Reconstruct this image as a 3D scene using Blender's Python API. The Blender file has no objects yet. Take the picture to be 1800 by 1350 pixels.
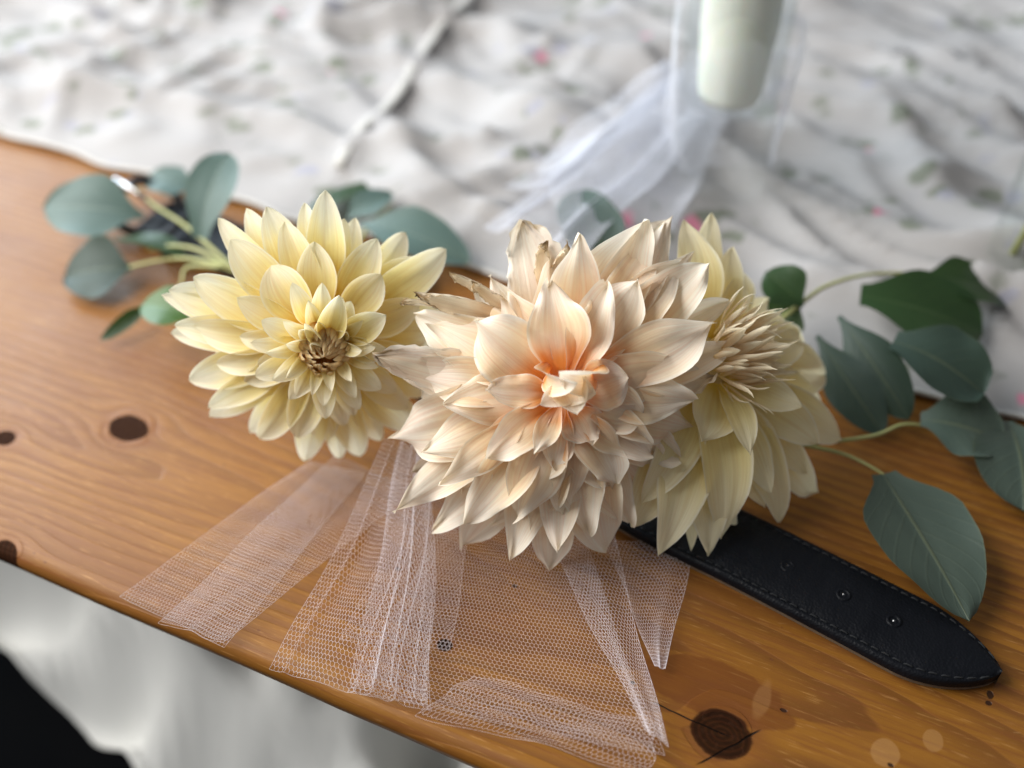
import bpy, math, random
import numpy as np
from mathutils import Vector, Matrix, noise

R = math.radians
sc = bpy.context.scene
col = sc.collection
rng = random.Random(7)

# ------------------------------------------------------------------ camera
PITCH, HFOV, DIST = R(44), R(50), 0.50
RIGHT = Vector((1, 0, 0))
FWD = Vector((0, math.cos(PITCH), -math.sin(PITCH)))
UP = Vector((0, math.sin(PITCH), math.cos(PITCH)))
CAM = Vector((0, 0, .05)) - FWD * DIST
cam = bpy.data.cameras.new('camera')
camo = bpy.data.objects.new('camera', cam); col.objects.link(camo)
camo.location = CAM; camo.rotation_euler = (math.pi / 2 - PITCH, 0, 0)
cam.sensor_width = 36; cam.lens = 18 / math.tan(HFOV / 2)
cam.clip_start = .01; cam.clip_end = 50
cam.dof.use_dof = True; cam.dof.focus_distance = .450; cam.dof.aperture_fstop = 3.0
sc.camera = camo

# ------------------------------------------------------------------ light
world = bpy.data.worlds.new('World'); sc.world = world; world.use_nodes = True
bg = world.node_tree.nodes['Background']
bg.inputs['Color'].default_value = (.93, .96, 1.0, 1); bg.inputs['Strength'].default_value = .19

def area(name, loc, target, sx, sy, power, color):
    l = bpy.data.lights.new(name, 'AREA'); l.shape = 'RECTANGLE'; l.size = sx; l.size_y = sy
    l.energy = power; l.color = color
    o = bpy.data.objects.new(name, l); col.objects.link(o); o.location = loc
    o.rotation_euler = (Vector(target) - Vector(loc)).to_track_quat('-Z', 'Y').to_euler()
    return o
area('window_light', (-.88, .06, .74), (.05, .05, .03), 1.0, 1.0, 27, (1.0, .985, .95))
area('far_window_light', (-1.35, 1.6, 1.0), (-.2, .3, 0), 1.1, 1.2, 50, (.72, .87, 1.0))
sc.render.engine = 'CYCLES'
sc.cycles.max_bounces = 8; sc.cycles.diffuse_bounces = 3; sc.cycles.glossy_bounces = 6; sc.cycles.transmission_bounces = 6; sc.cycles.transparent_max_bounces = 8
sc.cycles.use_adaptive_sampling = True; sc.cycles.adaptive_threshold = .025
sc.view_settings.view_transform = 'Standard'; sc.view_settings.look = 'None'
sc.view_settings.exposure = .13; sc.view_settings.gamma = 1

# ------------------------------------------------------------------ helpers
F = 900 / math.tan(HFOV / 2)            # focal length in photograph pixels
def ray(px, py):
    return FWD + RIGHT * ((px - 900) / F) + UP * ((675 - py) / F)
def at(px, py, d):                      # point at distance d along the viewing axis
    return CAM + ray(px, py) * d
def ground(px, py, z=0.0):              # point on a horizontal level
    r = ray(px, py)
    return CAM + r * ((z - CAM.z) / r.z)
def camvec(r, u, t):                    # right, up, towards the camera
    return (RIGHT * r + UP * u - FWD * t).normalized()

def tag(o, label=None, cat=None, group=None, kind=None):
    if label: o['label'] = label
    if cat: o['category'] = cat
    if group: o['group'] = group
    if kind: o['kind'] = kind
    return o
def empty(name, loc):
    o = bpy.data.objects.new(name, None); o.empty_display_size = .02
    col.objects.link(o); o.location = loc
    return o
def mesh(name, verts, faces, mat, parent=None, smooth=True, uv=None, origin=None):
    """verts in world space; stored relative to the parent's (or origin's) location"""
    off = Vector(parent.location) if parent else Vector(origin or (0, 0, 0))
    me = bpy.data.meshes.new(name)
    me.from_pydata([tuple(Vector(v) - off) for v in verts], [], faces)
    if uv is not None:
        l = me.uv_layers.new(name='UVMap')
        idx = np.empty(len(me.loops), dtype=np.int32); me.loops.foreach_get('vertex_index', idx)
        l.data.foreach_set('uv', np.asarray(uv, dtype=np.float32)[idx].ravel())
    if smooth: me.polygons.foreach_set('use_smooth', [True] * len(me.polygons))
    me.materials.append(mat)
    o = bpy.data.objects.new(name, me); col.objects.link(o)
    if parent: o.parent = parent
    else: o.location = off
    return o
def smooth01(a, b, x):
    t = min(1, max(0, (x - a) / (b - a))); return t * t * (3 - 2 * t)

# ---- a small expression layer over shader nodes
class X:
    tree = None
    def __init__(s, sock): s.s = sock
    @staticmethod
    def m(op, *a, clamp=False):
        n = X.tree.nodes.new('ShaderNodeMath'); n.operation = op; n.use_clamp = clamp
        for i, v in enumerate(a):
            if isinstance(v, X): X.tree.links.new(v.s, n.inputs[i])
            else: n.inputs[i].default_value = v
        return X(n.outputs[0])
    def __add__(s, o): return X.m('ADD', s, o)
    __radd__ = __add__
    def __sub__(s, o): return X.m('SUBTRACT', s, o)
    def __rsub__(s, o): return X.m('SUBTRACT', o, s)
    def __mul__(s, o): return X.m('MULTIPLY', s, o)
    __rmul__ = __mul__
    def __truediv__(s, o): return X.m('DIVIDE', s, o)
    def __rtruediv__(s, o): return X.m('DIVIDE', o, s)
    def __pow__(s, o): return X.m('POWER', s, o)
def mx(op, *a): return X.m(op, *a)
def sstep(x, a, b):
    n = X.tree.nodes.new('ShaderNodeMapRange'); n.interpolation_type = 'SMOOTHSTEP'; n.clamp = True
    X.tree.links.new(x.s, n.inputs[0]); n.inputs[1].default_value = a; n.inputs[2].default_value = b
    n.inputs[3].default_value = 0; n.inputs[4].default_value = 1
    if a > b:
        n.inputs[1].default_value = b; n.inputs[2].default_value = a; n.inputs[3].default_value = 1; n.inputs[4].default_value = 0
    return X(n.outputs[0])
def vec(x, y, z=0.0):
    n = X.tree.nodes.new('ShaderNodeCombineXYZ')
    for i, v in enumerate((x, y, z)):
        if isinstance(v, X): X.tree.links.new(v.s, n.inputs[i])
        else: n.inputs[i].default_value = v
    return X(n.outputs[0])
def noi(v, scale=1, detail=2, rough=.5, dist=0):
    n = X.tree.nodes.new('ShaderNodeTexNoise'); X.tree.links.new(v.s, n.inputs['Vector'])
    n.inputs['Scale'].default_value = scale; n.inputs['Detail'].default_value = detail
    n.inputs['Roughness'].default_value = rough; n.inputs['Distortion'].default_value = dist
    return X(n.outputs['Fac'])
def vor(v, scale=1, rand=1):
    n = X.tree.nodes.new('ShaderNodeTexVoronoi'); X.tree.links.new(v.s, n.inputs['Vector'])
    n.inputs['Scale'].default_value = scale; n.inputs['Randomness'].default_value = rand
    return X(n.outputs['Distance']), X(n.outputs['Color'])
def mixc(f, a, b, mode='MIX'):
    n = X.tree.nodes.new('ShaderNodeMix'); n.data_type = 'RGBA'; n.blend_type = mode
    for i, v in ((0, f), (6, a), (7, b)):
        if isinstance(v, X): X.tree.links.new(v.s, n.inputs[i])
        elif i == 0: n.inputs[0].default_value = v
        else: n.inputs[i].default_value = (*v, 1)
    return X(n.outputs[2])
def coords(kind='Object'):
    n = X.tree.nodes.new('ShaderNodeTexCoord'); s = X.tree.nodes.new('ShaderNodeSeparateXYZ')
    X.tree.links.new(n.outputs[kind], s.inputs[0])
    return X(n.outputs[kind]), X(s.outputs[0]), X(s.outputs[1]), X(s.outputs[2])
def sep(v):
    s = X.tree.nodes.new('ShaderNodeSeparateXYZ'); X.tree.links.new(v.s, s.inputs[0])
    return X(s.outputs[0]), X(s.outputs[1]), X(s.outputs[2])
def rand_obj():
    n = X.tree.nodes.new('ShaderNodeObjectInfo'); return X(n.outputs['Random'])
def material(name, **kw):
    m = bpy.data.materials.new(name); m.use_nodes = True; X.tree = m.node_tree
    b = m.node_tree.nodes['Principled BSDF']
    for k, v in kw.items():
        b.inputs[k.replace('_', ' ')].default_value = (*v, 1) if isinstance(v, tuple) else v
    return m, b
def link(x, sock): X.tree.links.new(x.s, sock)
def bump(b, h, strength=.3, dist=.001):
    n = X.tree.nodes.new('ShaderNodeBump'); n.inputs['Strength'].default_value = strength
    n.inputs['Distance'].default_value = dist
    link(h, n.inputs['Height']); X.tree.links.new(n.outputs[0], b.inputs['Normal'])
def translucent(m, b, colour, f):
    t = m.node_tree.nodes; tr = t.new('ShaderNodeBsdfTranslucent'); mix = t.new('ShaderNodeMixShader')
    link(colour, tr.inputs[0]); mix.inputs[0].default_value = f
    m.node_tree.links.new(b.outputs[0], mix.inputs[1]); m.node_tree.links.new(tr.outputs[0], mix.inputs[2])
    m.node_tree.links.new(mix.outputs[0], t['Material Output'].inputs[0])

# ------------------------------------------------------------------ materials
def petal_material(name, base, mid, tip, v0, v1, v2, trans=.40, wilt=0.0, blush=None):
    m, b = material(name, Roughness=.5, Specular_IOR_Level=.28)
    _, u, v, _ = coords('UV')
    r = rand_obj()
    au = mx('ABSOLUTE', u * 2 - 1)
    vv = v + (noi(vec(u * 5, v * 2, r * 37), 1, 2) - .5) * .25
    c = mixc(sstep(vv, v0, v1), base, mid)
    c = mixc(sstep(vv, v1, v2), c, tip)
    if blush: c = mixc(sstep(noi(vec(u * 1.3, v * 1.5, r * 91), 1.2, 1), .45, .75) * .6, c, blush)
    vein = noi(vec(u * 26 + r * 50, v * 1.1, r * 13), 1, 3, .6)
    c = mixc(sstep(vein, .35, .75) * .22, c, (base[0] * .8, base[1] * .62, base[2] * .55), 'MIX')
    c = mixc(sstep(au, .84, 1.0) * .6, c, (.95, .93, .85))  # rim light along the petal edges, put into the colour
    c = mixc(sstep(v, .9, 1.0) * .25, c, (.72, .66, .48))
    spot = noi(vec(u * 9, v * 16, r * 71), 1, 2)
    c = mixc(sstep(spot, .78, .84) * .3, c, (.55, .40, .22))
    if wilt:
        e = noi(vec(u * 7, v * 9, r * 29), 1, 3) * .55
        w = sstep(mx('MAXIMUM', au * .95, v) + e, 1.22 - wilt * .2, 1.42 - wilt * .2)
        c = mixc(w, c, (.42, .29, .15))
    link(c, b.inputs['Base Color'])
    wr = noi(vec(u * 6, v * 5, r * 17), 1, 3)
    bump(b, vein * .5 + wr * .5, .55 + wilt * .5, .0009)
    translucent(m, b, mixc(.35, c, c, 'MULTIPLY'), trans)
    return m
M = {}
M['yellow_petal'] = petal_material('pale_yellow_petal', (.88, .60, .04), (.96, .85, .40), (.97, .94, .76), .16, .50, .92)
M['peach_petal'] = petal_material('peach_petal', (.92, .42, .11), (.96, .80, .55), (.97, .93, .82), .18, .54, .90, blush=(.96, .86, .76))
M['peach_wilted'] = petal_material('withered_peach_petal', (.86, .52, .24), (.90, .76, .58), (.92, .86, .74), .05, .4, .85, wilt=.25, blush=(.90, .78, .70))
M['dry_petal'] = petal_material('dried_petal', (.72, .55, .36), (.86, .74, .56), (.86, .76, .58), .05, .4, .85, wilt=.9)
M['butter_petal'] = petal_material('butter_petal', (.86, .66, .12), (.95, .83, .40), (.96, .90, .66), .05, .4, .92)
M['tan_floret'] = petal_material('tan_floret', (.88, .66, .24), (.94, .75, .50), (.97, .88, .66), .1, .45, .9, trans=.3)
M['centre_floret'] = petal_material('centre_floret', (.90, .50, .08), (.95, .60, .22), (.97, .80, .48), .1, .4, .95, trans=.45)

def leaf_material(name, a, bcol, rib, rough, coat=0):
    m, b = material(name, Roughness=rough, Specular_IOR_Level=.4)
    _, u, v, _ = coords('UV'); r = rand_obj()
    au = mx('ABSOLUTE', u * 2 - 1)
    c = mixc(noi(vec(u * 3, v * 3, r * 40), 1.3, 3), a, bcol)
    w = mx('SINE', (v * 9 - au * 3.2) * 6.283 / 1.2)
    side = sstep(w + noi(vec(u * 5, v * 5, r * 9), 1, 2) * .6, 1.0, 1.35)
    c = mixc(side * .05, c, rib)
    mid = sstep(au, .05, .015)
    c = mixc(mid * .55, c, rib)
    c = mixc(sstep(au, .95, 1.0) * .35, c, rib)
    sp = noi(vec(u * 22, v * 30, r * 21), 1, 2)
    c = mixc(sstep(sp, .70, .78) * .4, c, (.10, .10, .05))
    link(c, b.inputs['Base Color'])
    bump(b, side * .3 + mid * .8 + noi(vec(u * 30, v * 40), 1, 2) * .15, .35, .0008)
    translucent(m, b, mixc(.5, c, (.20, .34, .06)), .14)
    return m
M['leaf_blue'] = leaf_material('glaucous_leaf', (.105, .165, .150), (.08, .13, .12), (.20, .26, .22), .5)
M['leaf_green'] = leaf_material('deep_green_leaf', (.016, .042, .014), (.024, .056, .017), (.06, .10, .04), .42)
M['leaf_grey'] = leaf_material('grey_green_leaf', (.034, .058, .044), (.024, .043, .034), (.10, .12, .07), .55)
M['leaf_sage'] = leaf_material('sage_leaf', (.070, .096, .075), (.054, .078, .063), (.14, .16, .09), .5)
M['leaf_fresh'] = leaf_material('fresh_green_leaf', (.05, .12, .014), (.04, .09, .010), (.12, .20, .06), .4)
m, b = material('stem', Roughness=.5); _, sx_, sy_, sz_ = coords()
link(mixc(noi(vec(sx_, sy_, sz_), 60, 2), (.30, .34, .12), (.42, .38, .16)), b.inputs['Base Color']); M['stem'] = m
m, b = material('receptacle', Roughness=.6); M['calyx'] = m
o3, x, y, z = coords(); link(mixc(noi(o3, 200, 2), (.62, .46, .16), (.74, .56, .24)), b.inputs['Base Color'])

# ------------------------------------------------------------------ the table
E0, E1 = ground(0, 968), ground(850, 1335)
ex = (E1 - E0).normalized(); ey = Vector((-ex.y, ex.x, 0))
TAB = Matrix(((ex.x, ey.x, 0, E0.x), (ex.y, ey.y, 0, E0.y), (0, 0, 1, 0), (0, 0, 0, 1)))
TINV = TAB.inverted()
def tl(px, py, z=0): return TINV @ ground(px, py, z)

def wood_material():
    m, b = material('aged_pine', Roughness=.42, Specular_IOR_Level=.35)
    o3, x, y, z = coords('Object')
    big, lft = tl(1268, 1290), tl(226, 753)
    knots = [(big.x, big.y, .0110, 1.15), (lft.x, lft.y, .0085, 1.3)]
    for px, py, r in ((8, 770, .005), (2, 968, .006), (782, 1134, .003)):
        k = tl(px, py); knots.append((k.x, k.y, r, 1.2))
    yc = tl(1545, 1306).y
    xs = x + (noi(vec(x * 3, y * 9), 4, 2) - .5) * .01
    psi = y + (noi(vec(x * 1.4, y * 6, z * 6), 3.0, 3, .55) - .5) * .013
    kmask = None; ring = None; halo = None
    wob = (noi(vec(x, y), 90, 3) - .5)
    for i, (kx, ky, kr, ax) in enumerate(knots):
        dx = (x - kx) / ax; dy = y - ky
        r2 = dx * dx + dy * dy
        psi = psi - dy * (kr * kr * 2.1) / mx('MAXIMUM', r2, kr * kr * .5)
        rad = mx('SQRT', r2) / kr + wob * .35
        mk = sstep(rad, 1.02, .9)
        hl = sstep(rad, 2.1, .9)
        kmask = mk if kmask is None else mx('MAXIMUM', kmask, mk)
        halo = hl if halo is None else mx('MAXIMUM', halo, hl)
        if i == 0: ring = rad; crack_d = (x - kx, y - ky)
    hh = .045 + (x - tl(1545, 1306).x) * .10
    dyc = psi - yc
    rr = mx('SQRT', hh * hh + dyc * dyc)
    spacing = .0062
    q = rr / spacing + (noi(vec(x * 2, y * 14), 3, 2) - .5) * 1.7
    fr = mx('FRACT', q)
    late = sstep(fr, .28, .86) * sstep(fr, 1.0, .93)
    tone = noi(vec(x * 2.2, y * 11, 3.3), 3, 3)
    fib = noi(vec(x * 16, y * 420, z * 420), 1, 4, .7)
    fib2 = noi(vec(x * 70, y * 900, z * 900), 1, 2, .6)
    c = mixc(tone, (.200, .076, .009), (.290, .126, .018))
    c = mixc(sstep(noi(vec(x * 1.6, y * 5, 6.3), 4, 4, .6), .42, .72) * .55, c, (.15, .053, .012))
    c = mixc(late * (.5 + .5 * sstep(x, .1, .5)) * (.34 + .6 * noi(vec(x * 3, y * 7, 1.7), 3, 2)), c, (.09, .029, .007))
    c = mixc(sstep(fib, .42, .68) * .72, c, (.17, .058, .014))
    c = mixc(sstep(fib2, .58, .75) * .45, c, (.46, .24, .075))
    c = mixc(halo * .45, c, (.18, .06, .015))
    kc = mixc(sstep(mx('SINE', ring * 30), -.2, .8) * .6, (.008, .003, .002), (.030, .009, .004))
    kc = mixc(sstep(noi(vec(x, y), 400, 2), .55, .7) * .15, kc, (.07, .03, .018))
    # drying cracks through the big knot
    cx, cy = crack_d
    cw = (noi(vec(x, y), 90, 1) - .5) * .002
    l1 = mx('ABSOLUTE', cy + cx * .06 + cw) ; g1 = sstep(l1, .0004, .0001) * sstep(cx, .004, .0) * sstep(cx, -.030, -.024)
    l2 = mx('ABSOLUTE', cx - .0075 - cy * .75 + cw); g2 = sstep(l2, .0006, .0002) * sstep(mx('ABSOLUTE', cy + .004), .013, .009)
    c = mixc(mx('MAXIMUM', g1, g2), c, (.006, .003, .002))
    # resin stain left of centre, pale drips, small dark nicks and rubbed specks
    def blob(px, py, ra, rb, w, edge, freq=45):
        k = tl(px, py); dx = (x - k.x) / ra; dy = (y - k.y) / rb
        d = mx('SQRT', dx * dx + dy * dy) + (noi(vec(x, y, px * .01), freq, 3) - .5) * w
        return sstep(d, 1.0, 1.0 - edge)
    c = mixc(blob(1255, 1215, .031, .0135, .9, .10) * .7, c, (.13, .040, .008))
    c = mixc(blob(1340, 1228, .004, .010, 1.2, .3) * .2, c, (.42, .23, .09))
    c = mixc(blob(1556, 1323, .0058, .0066, .25, .12, 120) * .42, c, (.40, .22, .085))
    c = mixc(blob(1640, 1302, .0042, .0052, .25, .12, 120) * .36, c, (.40, .22, .085))
    nick = blob(1741, 1221, .0016, .0021, .6, .3, 300)
    for a in ((1738, 1236, .0014, .0012), (1378, 1249, .0016, .0008), (1566, 1345, .0013, .001), (905, 1030, .0013, .001), (700, 1000, .0016, .001), (1112, 1200, .0012, .001)):
        nick = mx('MAXIMUM', nick, blob(*a, .8, .3, 300))
    c = mixc(nick * .9, c, (.02, .008, .005))
    sd, scol = vor(vec(x * 1.0, y * 1.6), 130)
    sr, _, _ = sep(scol)
    c = mixc(sstep(sd, .16, .06) * sstep(sr, .82, .86) * .7, c, (.13, .045, .015))
    scr = noi(vec(x * 30 + y * 90, y * 420 - x * 160), 1, 2)
    c = mixc(sstep(scr, .74, .79) * .35, c, (.46, .26, .11))
    smear = noi(vec(x, y, 8.1), 18, 3)
    c = mixc(sstep(smear, .5, .75) * .18, c, (.20, .085, .03))
    link(.25 - kmask * .20, b.inputs['Specular IOR Level'])
    c = mixc(kmask * .93, c, kc)
    c = mixc(mx('MAXIMUM', g1, g2), c, (.005, .003, .002))
    link(c, b.inputs['Base Color'])
    link(.32 + smear * .24 + late * .06 + kmask * .3, b.inputs['Roughness'])
    bump(b, fib * .4 - late * .35 + fib2 * .2 - nick * 1.5 - mx('MAXIMUM', g1, g2) * 2, .55, .0009)
    return m
M['wood'] = wood_material()

def build_table():
    root = empty('wooden_table', TAB @ Vector((0, 0, -.74)))
    root.rotation_euler = (0, 0, math.atan2(ex.y, ex.x))
    prof = []
    r = .007; th = .016
    for k in range(9):
        a = math.pi / 2 * k / 8
        prof.append((r - r * math.sin(a), -r + r * math.cos(a)))
    prof.append((.001, -th + .004)); prof.append((.008, -th))
    prof = [(1.15, 0), (.9, 0), (.6, 0), (.3, 0), (.1, 0), (.03, 0)] + prof + [(1.15, -th)]
    xs = np.linspace(-1.1, 1.3, 97)
    v, f = [], []
    n = len(prof)
    for xx in xs:
        for j, (yy, zz) in enumerate(prof):
            w = (noise.noise(Vector((xx * 7, 3, 1))) * .0012 + noise.noise(Vector((xx * 30, 5, zz * 40))) * .0006) if yy < .012 else 0
            v.append((xx, yy + w, zz))
    for i in range(len(xs) - 1):
        for j in range(n):
            f.append((i * n + j, (i + 1) * n + j, (i + 1) * n + (j + 1) % n, i * n + (j + 1) % n))
    f.append(tuple(range(n))[::-1]); f.append(tuple((len(xs) - 1) * n + k for k in range(n)))
    me = bpy.data.meshes.new('tabletop'); me.from_pydata(v, [], [q[::-1] for q in f])
    me.polygons.foreach_set('use_smooth', [True] * len(me.polygons)); me.materials.append(M['wood'])
    o = bpy.data.objects.new('tabletop', me); col.objects.link(o); o.parent = root; o.location = (0, 0, .74)
    tag(root, 'orange brown pine table with dark knots under the flowers', 'table')
build_table()

# ------------------------------------------------------------------ cloths at the back
def cloth_material(name, base, fold, flecks, trans):
    m, b = material(name, Roughness=.85, Specular_IOR_Level=.15)
    o3, x, y, z = coords('Object')
    c = mixc(noi(o3, 14, 3), base, fold)
    weave = mx('SINE', x * 2600) * mx('SINE', y * 2600)
    if flecks:
        wx = x + (noi(o3, 60, 2) - .5) * .012; wy = y + (noi(vec(y, x, z), 60, 2) - .5) * .012
        d, cc = vor(vec(wx, wy), 25); r, g, bl = sep(cc)
        leafd, lc = vor(vec(wx * 1.0, wy * 1.7), 48); lr, lg, lb = sep(lc)
        near = sstep(d, .55, .4)
        c = mixc(sstep(leafd, .50, .34) * near * sstep(lr, .45, .5) * .8, c, (.17, .19, .14))
        c = mixc(sstep(leafd, .42, .28) * near * sstep(lr, .25, .2) * .7, c, (.34, .34, .42))
        c = mixc(sstep(d, .16, .09) * sstep(r, .62, .66) * .8, c, (.74, .22, .34))
    link(c, b.inputs['Base Color']); bump(b, weave * .4 + noi(o3, 300, 2), .25, .0006)
    translucent(m, b, c, trans)
    return m
M['cloth'] = cloth_material('blush_muslin', (.47, .455, .45), (.36, .34, .335), True, .12)
M['sheer'] = cloth_material('white_muslin', (.70, .695, .68), (.63, .62, .60), True, .18)
M['hem'] = cloth_material('hem', (.60, .58, .55), (.52, .50, .47), False, .1)
CE = tl(0, 240).y * .5 + tl(1750, 740).y * .5
xr = tl(1050, 250).x

A_, B_ = tl(612, 318), tl(840, 10)
def cloth_h(x, y):
    """height of the rumpled cloth above the table, in table coordinates"""
    w = smooth01(-.22, .18, x - xr)           # 0 at the left (crumpled every way), 1 at the right (long folds)
    p = Vector((x, y, 0)); h = .003
    wx = noise.noise(p * 9) * .02 + noise.noise(p * 22) * .006; wy = noise.noise(p * 9 + Vector((5, 2, 7))) * .02
    for k, (ang, fl_, fa, amp) in enumerate(((-14, 4, 17, .016), (-22, 8, 34, .008), (30, 5, 22, .013), (-55, 5, 23, .011), (72, 6, 26, .009), (10, 8, 40, .005), (-5, 5, 24, .009))):
        a = R(ang); xx = x * math.cos(a) + y * math.sin(a) + wx; yy = -x * math.sin(a) + y * math.cos(a) + wy
        rdg = max(0, 1 - abs(noise.noise(Vector((xx * fl_ + k * 3, yy * fa, 2.2 + k)))) * 2.3) ** 1.8
        msk = smooth01(-.15, .3, noise.noise(Vector((x * 6, y * 6, 20 + k * 4))))
        wt = (.35 + .65 * w if k in (0, 1, 6) else 1 - .88 * w)
        h += rdg * amp * wt * (msk if k not in (0, 1) else .5 + .5 * msk)
    t = (y - A_.y) / (B_.y - A_.y)
    if -.3 < t < 1.5: h += .003 * math.exp(-((x - (A_.x + (B_.x - A_.x) * t + .01 * noise.noise(Vector((y * 11, 2, 2))))) / .005) ** 2)
    return h * 1.5 * smooth01(-.01, .07, y - CE) + .0022
def edge_y(x): return CE + .006 * noise.noise(Vector((x * 9, 0, 3))) + .004 * noise.noise(Vector((x * 28, 1, 3)))

def heightcloth(name, x0, x1, y1, step, mat, lift, parent_label, xlimit=None):
    nx = int((x1 - x0) / step); ny = int((y1 - CE) / step)
    v, f = [], []
    for j in range(ny + 1):
        for i in range(nx + 1):
            t = j / ny
            xa, xb = x0, x1
            if xlimit: xb = xlimit(CE + (y1 - CE) * t)
            x = xa + (xb - xa) * i / nx
            e = edge_y(x); y = e + (y1 - e) * t
            v.append(TAB @ Vector((x, y, cloth_h(x, y) + (lift(x, y) if lift else 0))))
    for j in range(ny):
        for i in range(nx):
            a = j * (nx + 1) + i
            f.append((a, a + 1, a + nx + 2, a + nx + 1))
    root = empty(name, TAB @ Vector((xr, CE, 0)))
    root['sheet'] = mesh('cloth_sheet', v, f, mat, root).name
    return root, v, nx, ny
def tube(name, pts, rad, mat, parent=None, seg=8, origin=None, flat=1.0):
    v, f = [], []
    n = len(pts); pts = [Vector(p) for p in pts]
    rads = rad if isinstance(rad, (list, tuple)) else [rad] * n
    up = Vector((0, 0, 1))
    for i, p in enumerate(pts):
        t = (pts[min(i + 1, n - 1)] - pts[max(i - 1, 0)]).normalized()
        s = t.cross(up); s = s.normalized() if s.length > 1e-4 else Vector((1, 0, 0))
        w = s.cross(t)
        for k in range(seg):
            a = 2 * math.pi * k / seg
            v.append(p + (s * math.cos(a) + w * math.sin(a) * flat) * rads[i])
    for i in range(n - 1):
        for k in range(seg):
            f.append((i * seg + k, i * seg + (k + 1) % seg, (i + 1) * seg + (k + 1) % seg, (i + 1) * seg + k))
    f.append(tuple(range(seg))[::-1]); f.append(tuple((n - 1) * seg + k for k in range(seg)))
    return mesh(name, v, f, mat, parent, origin=origin)

root, cv, nx, ny = heightcloth('sprigged_tablecloth', -1.0, 1.25, CE + .75, .0056, M['cloth'], None, '')
tag(root, 'rumpled off white cloth with tiny pink and green sprigs covering the back of the table', 'tablecloth')
tube('hem', [p + Vector((0, 0, .001)) for p in cv[:nx + 1]], .0016, M['hem'], root, 6).parent = bpy.data.objects[root['sheet']]
seam = []
for k in range(60):
    y = A_.y - .01 + (B_.y - A_.y + .25) * k / 59; t = (y - A_.y) / (B_.y - A_.y)
    x = A_.x + (B_.x - A_.x) * t + .01 * noise.noise(Vector((y * 11, 2, 2)))
    seam.append(TAB @ Vector((x, y, sum(cloth_h(x + a * .006, y + b_ * .012) for a in (-1, 0, 1) for b_ in (-2, -1, 0, 1, 2)) / 15 + .002)))
tube('seam', seam, .0038, M['hem'], root, 8, flat=.3).parent = bpy.data.objects[root['sheet']]
del root['sheet']

# ------------------------------------------------------------------ below the table edge
m, b = material('dark_floor', Roughness=.9, Specular_IOR_Level=.03, Base_Color=(.012, .012, .014)); o3, x, y, z = coords()
link(mixc(noi(o3, 9, 3), (.003, .0035, .005), (.007, .007, .007)), b.inputs['Base Color']); M['floor'] = m
fl = mesh('floor', [(-3, -3, -.74), (3, -3, -.74), (3, 3, -.74), (-3, 3, -.74)], [(0, 1, 2, 3)], M['floor'], smooth=False)
tag(fl, 'dark floor under the table', kind='structure')
m, b = material('grey_white_linen', Roughness=.9, Specular_IOR_Level=.1); o3, x, y, z = coords()
link(mixc(noi(o3, 9, 3), (.72, .72, .70), (.58, .58, .56)), b.inputs['Base Color']); bump(b, noi(o3, 400, 2), .2, .001); M['linen'] = m
def build_linen():
    v, f, D = [], [], []
    la, lb, lc = ground(0, 1120, -.22), ground(290, 1350, -.22), ground(600, 1200, -.22)
    for q_ in (la, lb, lc): q_.z = 0
    ln = Vector((-(lb - la).y, (lb - la).x, 0)).normalized()
    if (lc - la).dot(ln) < 0: ln = -ln
    ld = Vector((-ln.y, ln.x, 0)); nx, ny = 130, 80
    for j in range(ny + 1):
        for i in range(nx + 1):
            sx = -.75 + 1.5 * i / nx; t = j / ny
            e = .022 * noise.noise(Vector((sx * 7, 1, 1))) + .012 * noise.noise(Vector((sx * 19, 1, 5)))
            d = e + (.75 - e) * t ** 1.5
            p = la + ld * sx + ln * d; x, y = p.x, p.y
            w = noise.noise(p * 3.1)
            q = 1 - abs(noise.noise(Vector((x * 7 + y * 3 + w, y * 6 - x * 2, 2.5)))) * 2
            q2 = 1 - abs(noise.noise(Vector((x * 13 + w * 2, y * 14, 6.5)))) * 2
            z = -.26 + .17 * max(-.6, q) + .06 * q2
            z -= .16 * smooth01(.06, 0, d - e)           # the hem turns down at the lower left
            v.append((x, y, z))
    for j in range(ny):
        for i in range(nx):
            a = j * (nx + 1) + i; f.append((a, a + 1, a + nx + 2, a + nx + 1))
    o = mesh('draped_linen', v, f, M['linen'], origin=(-.05, -.3, -.74))
    tag(o, 'heap of grey white linen below the front edge of the table', 'linen')
build_linen()

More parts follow.
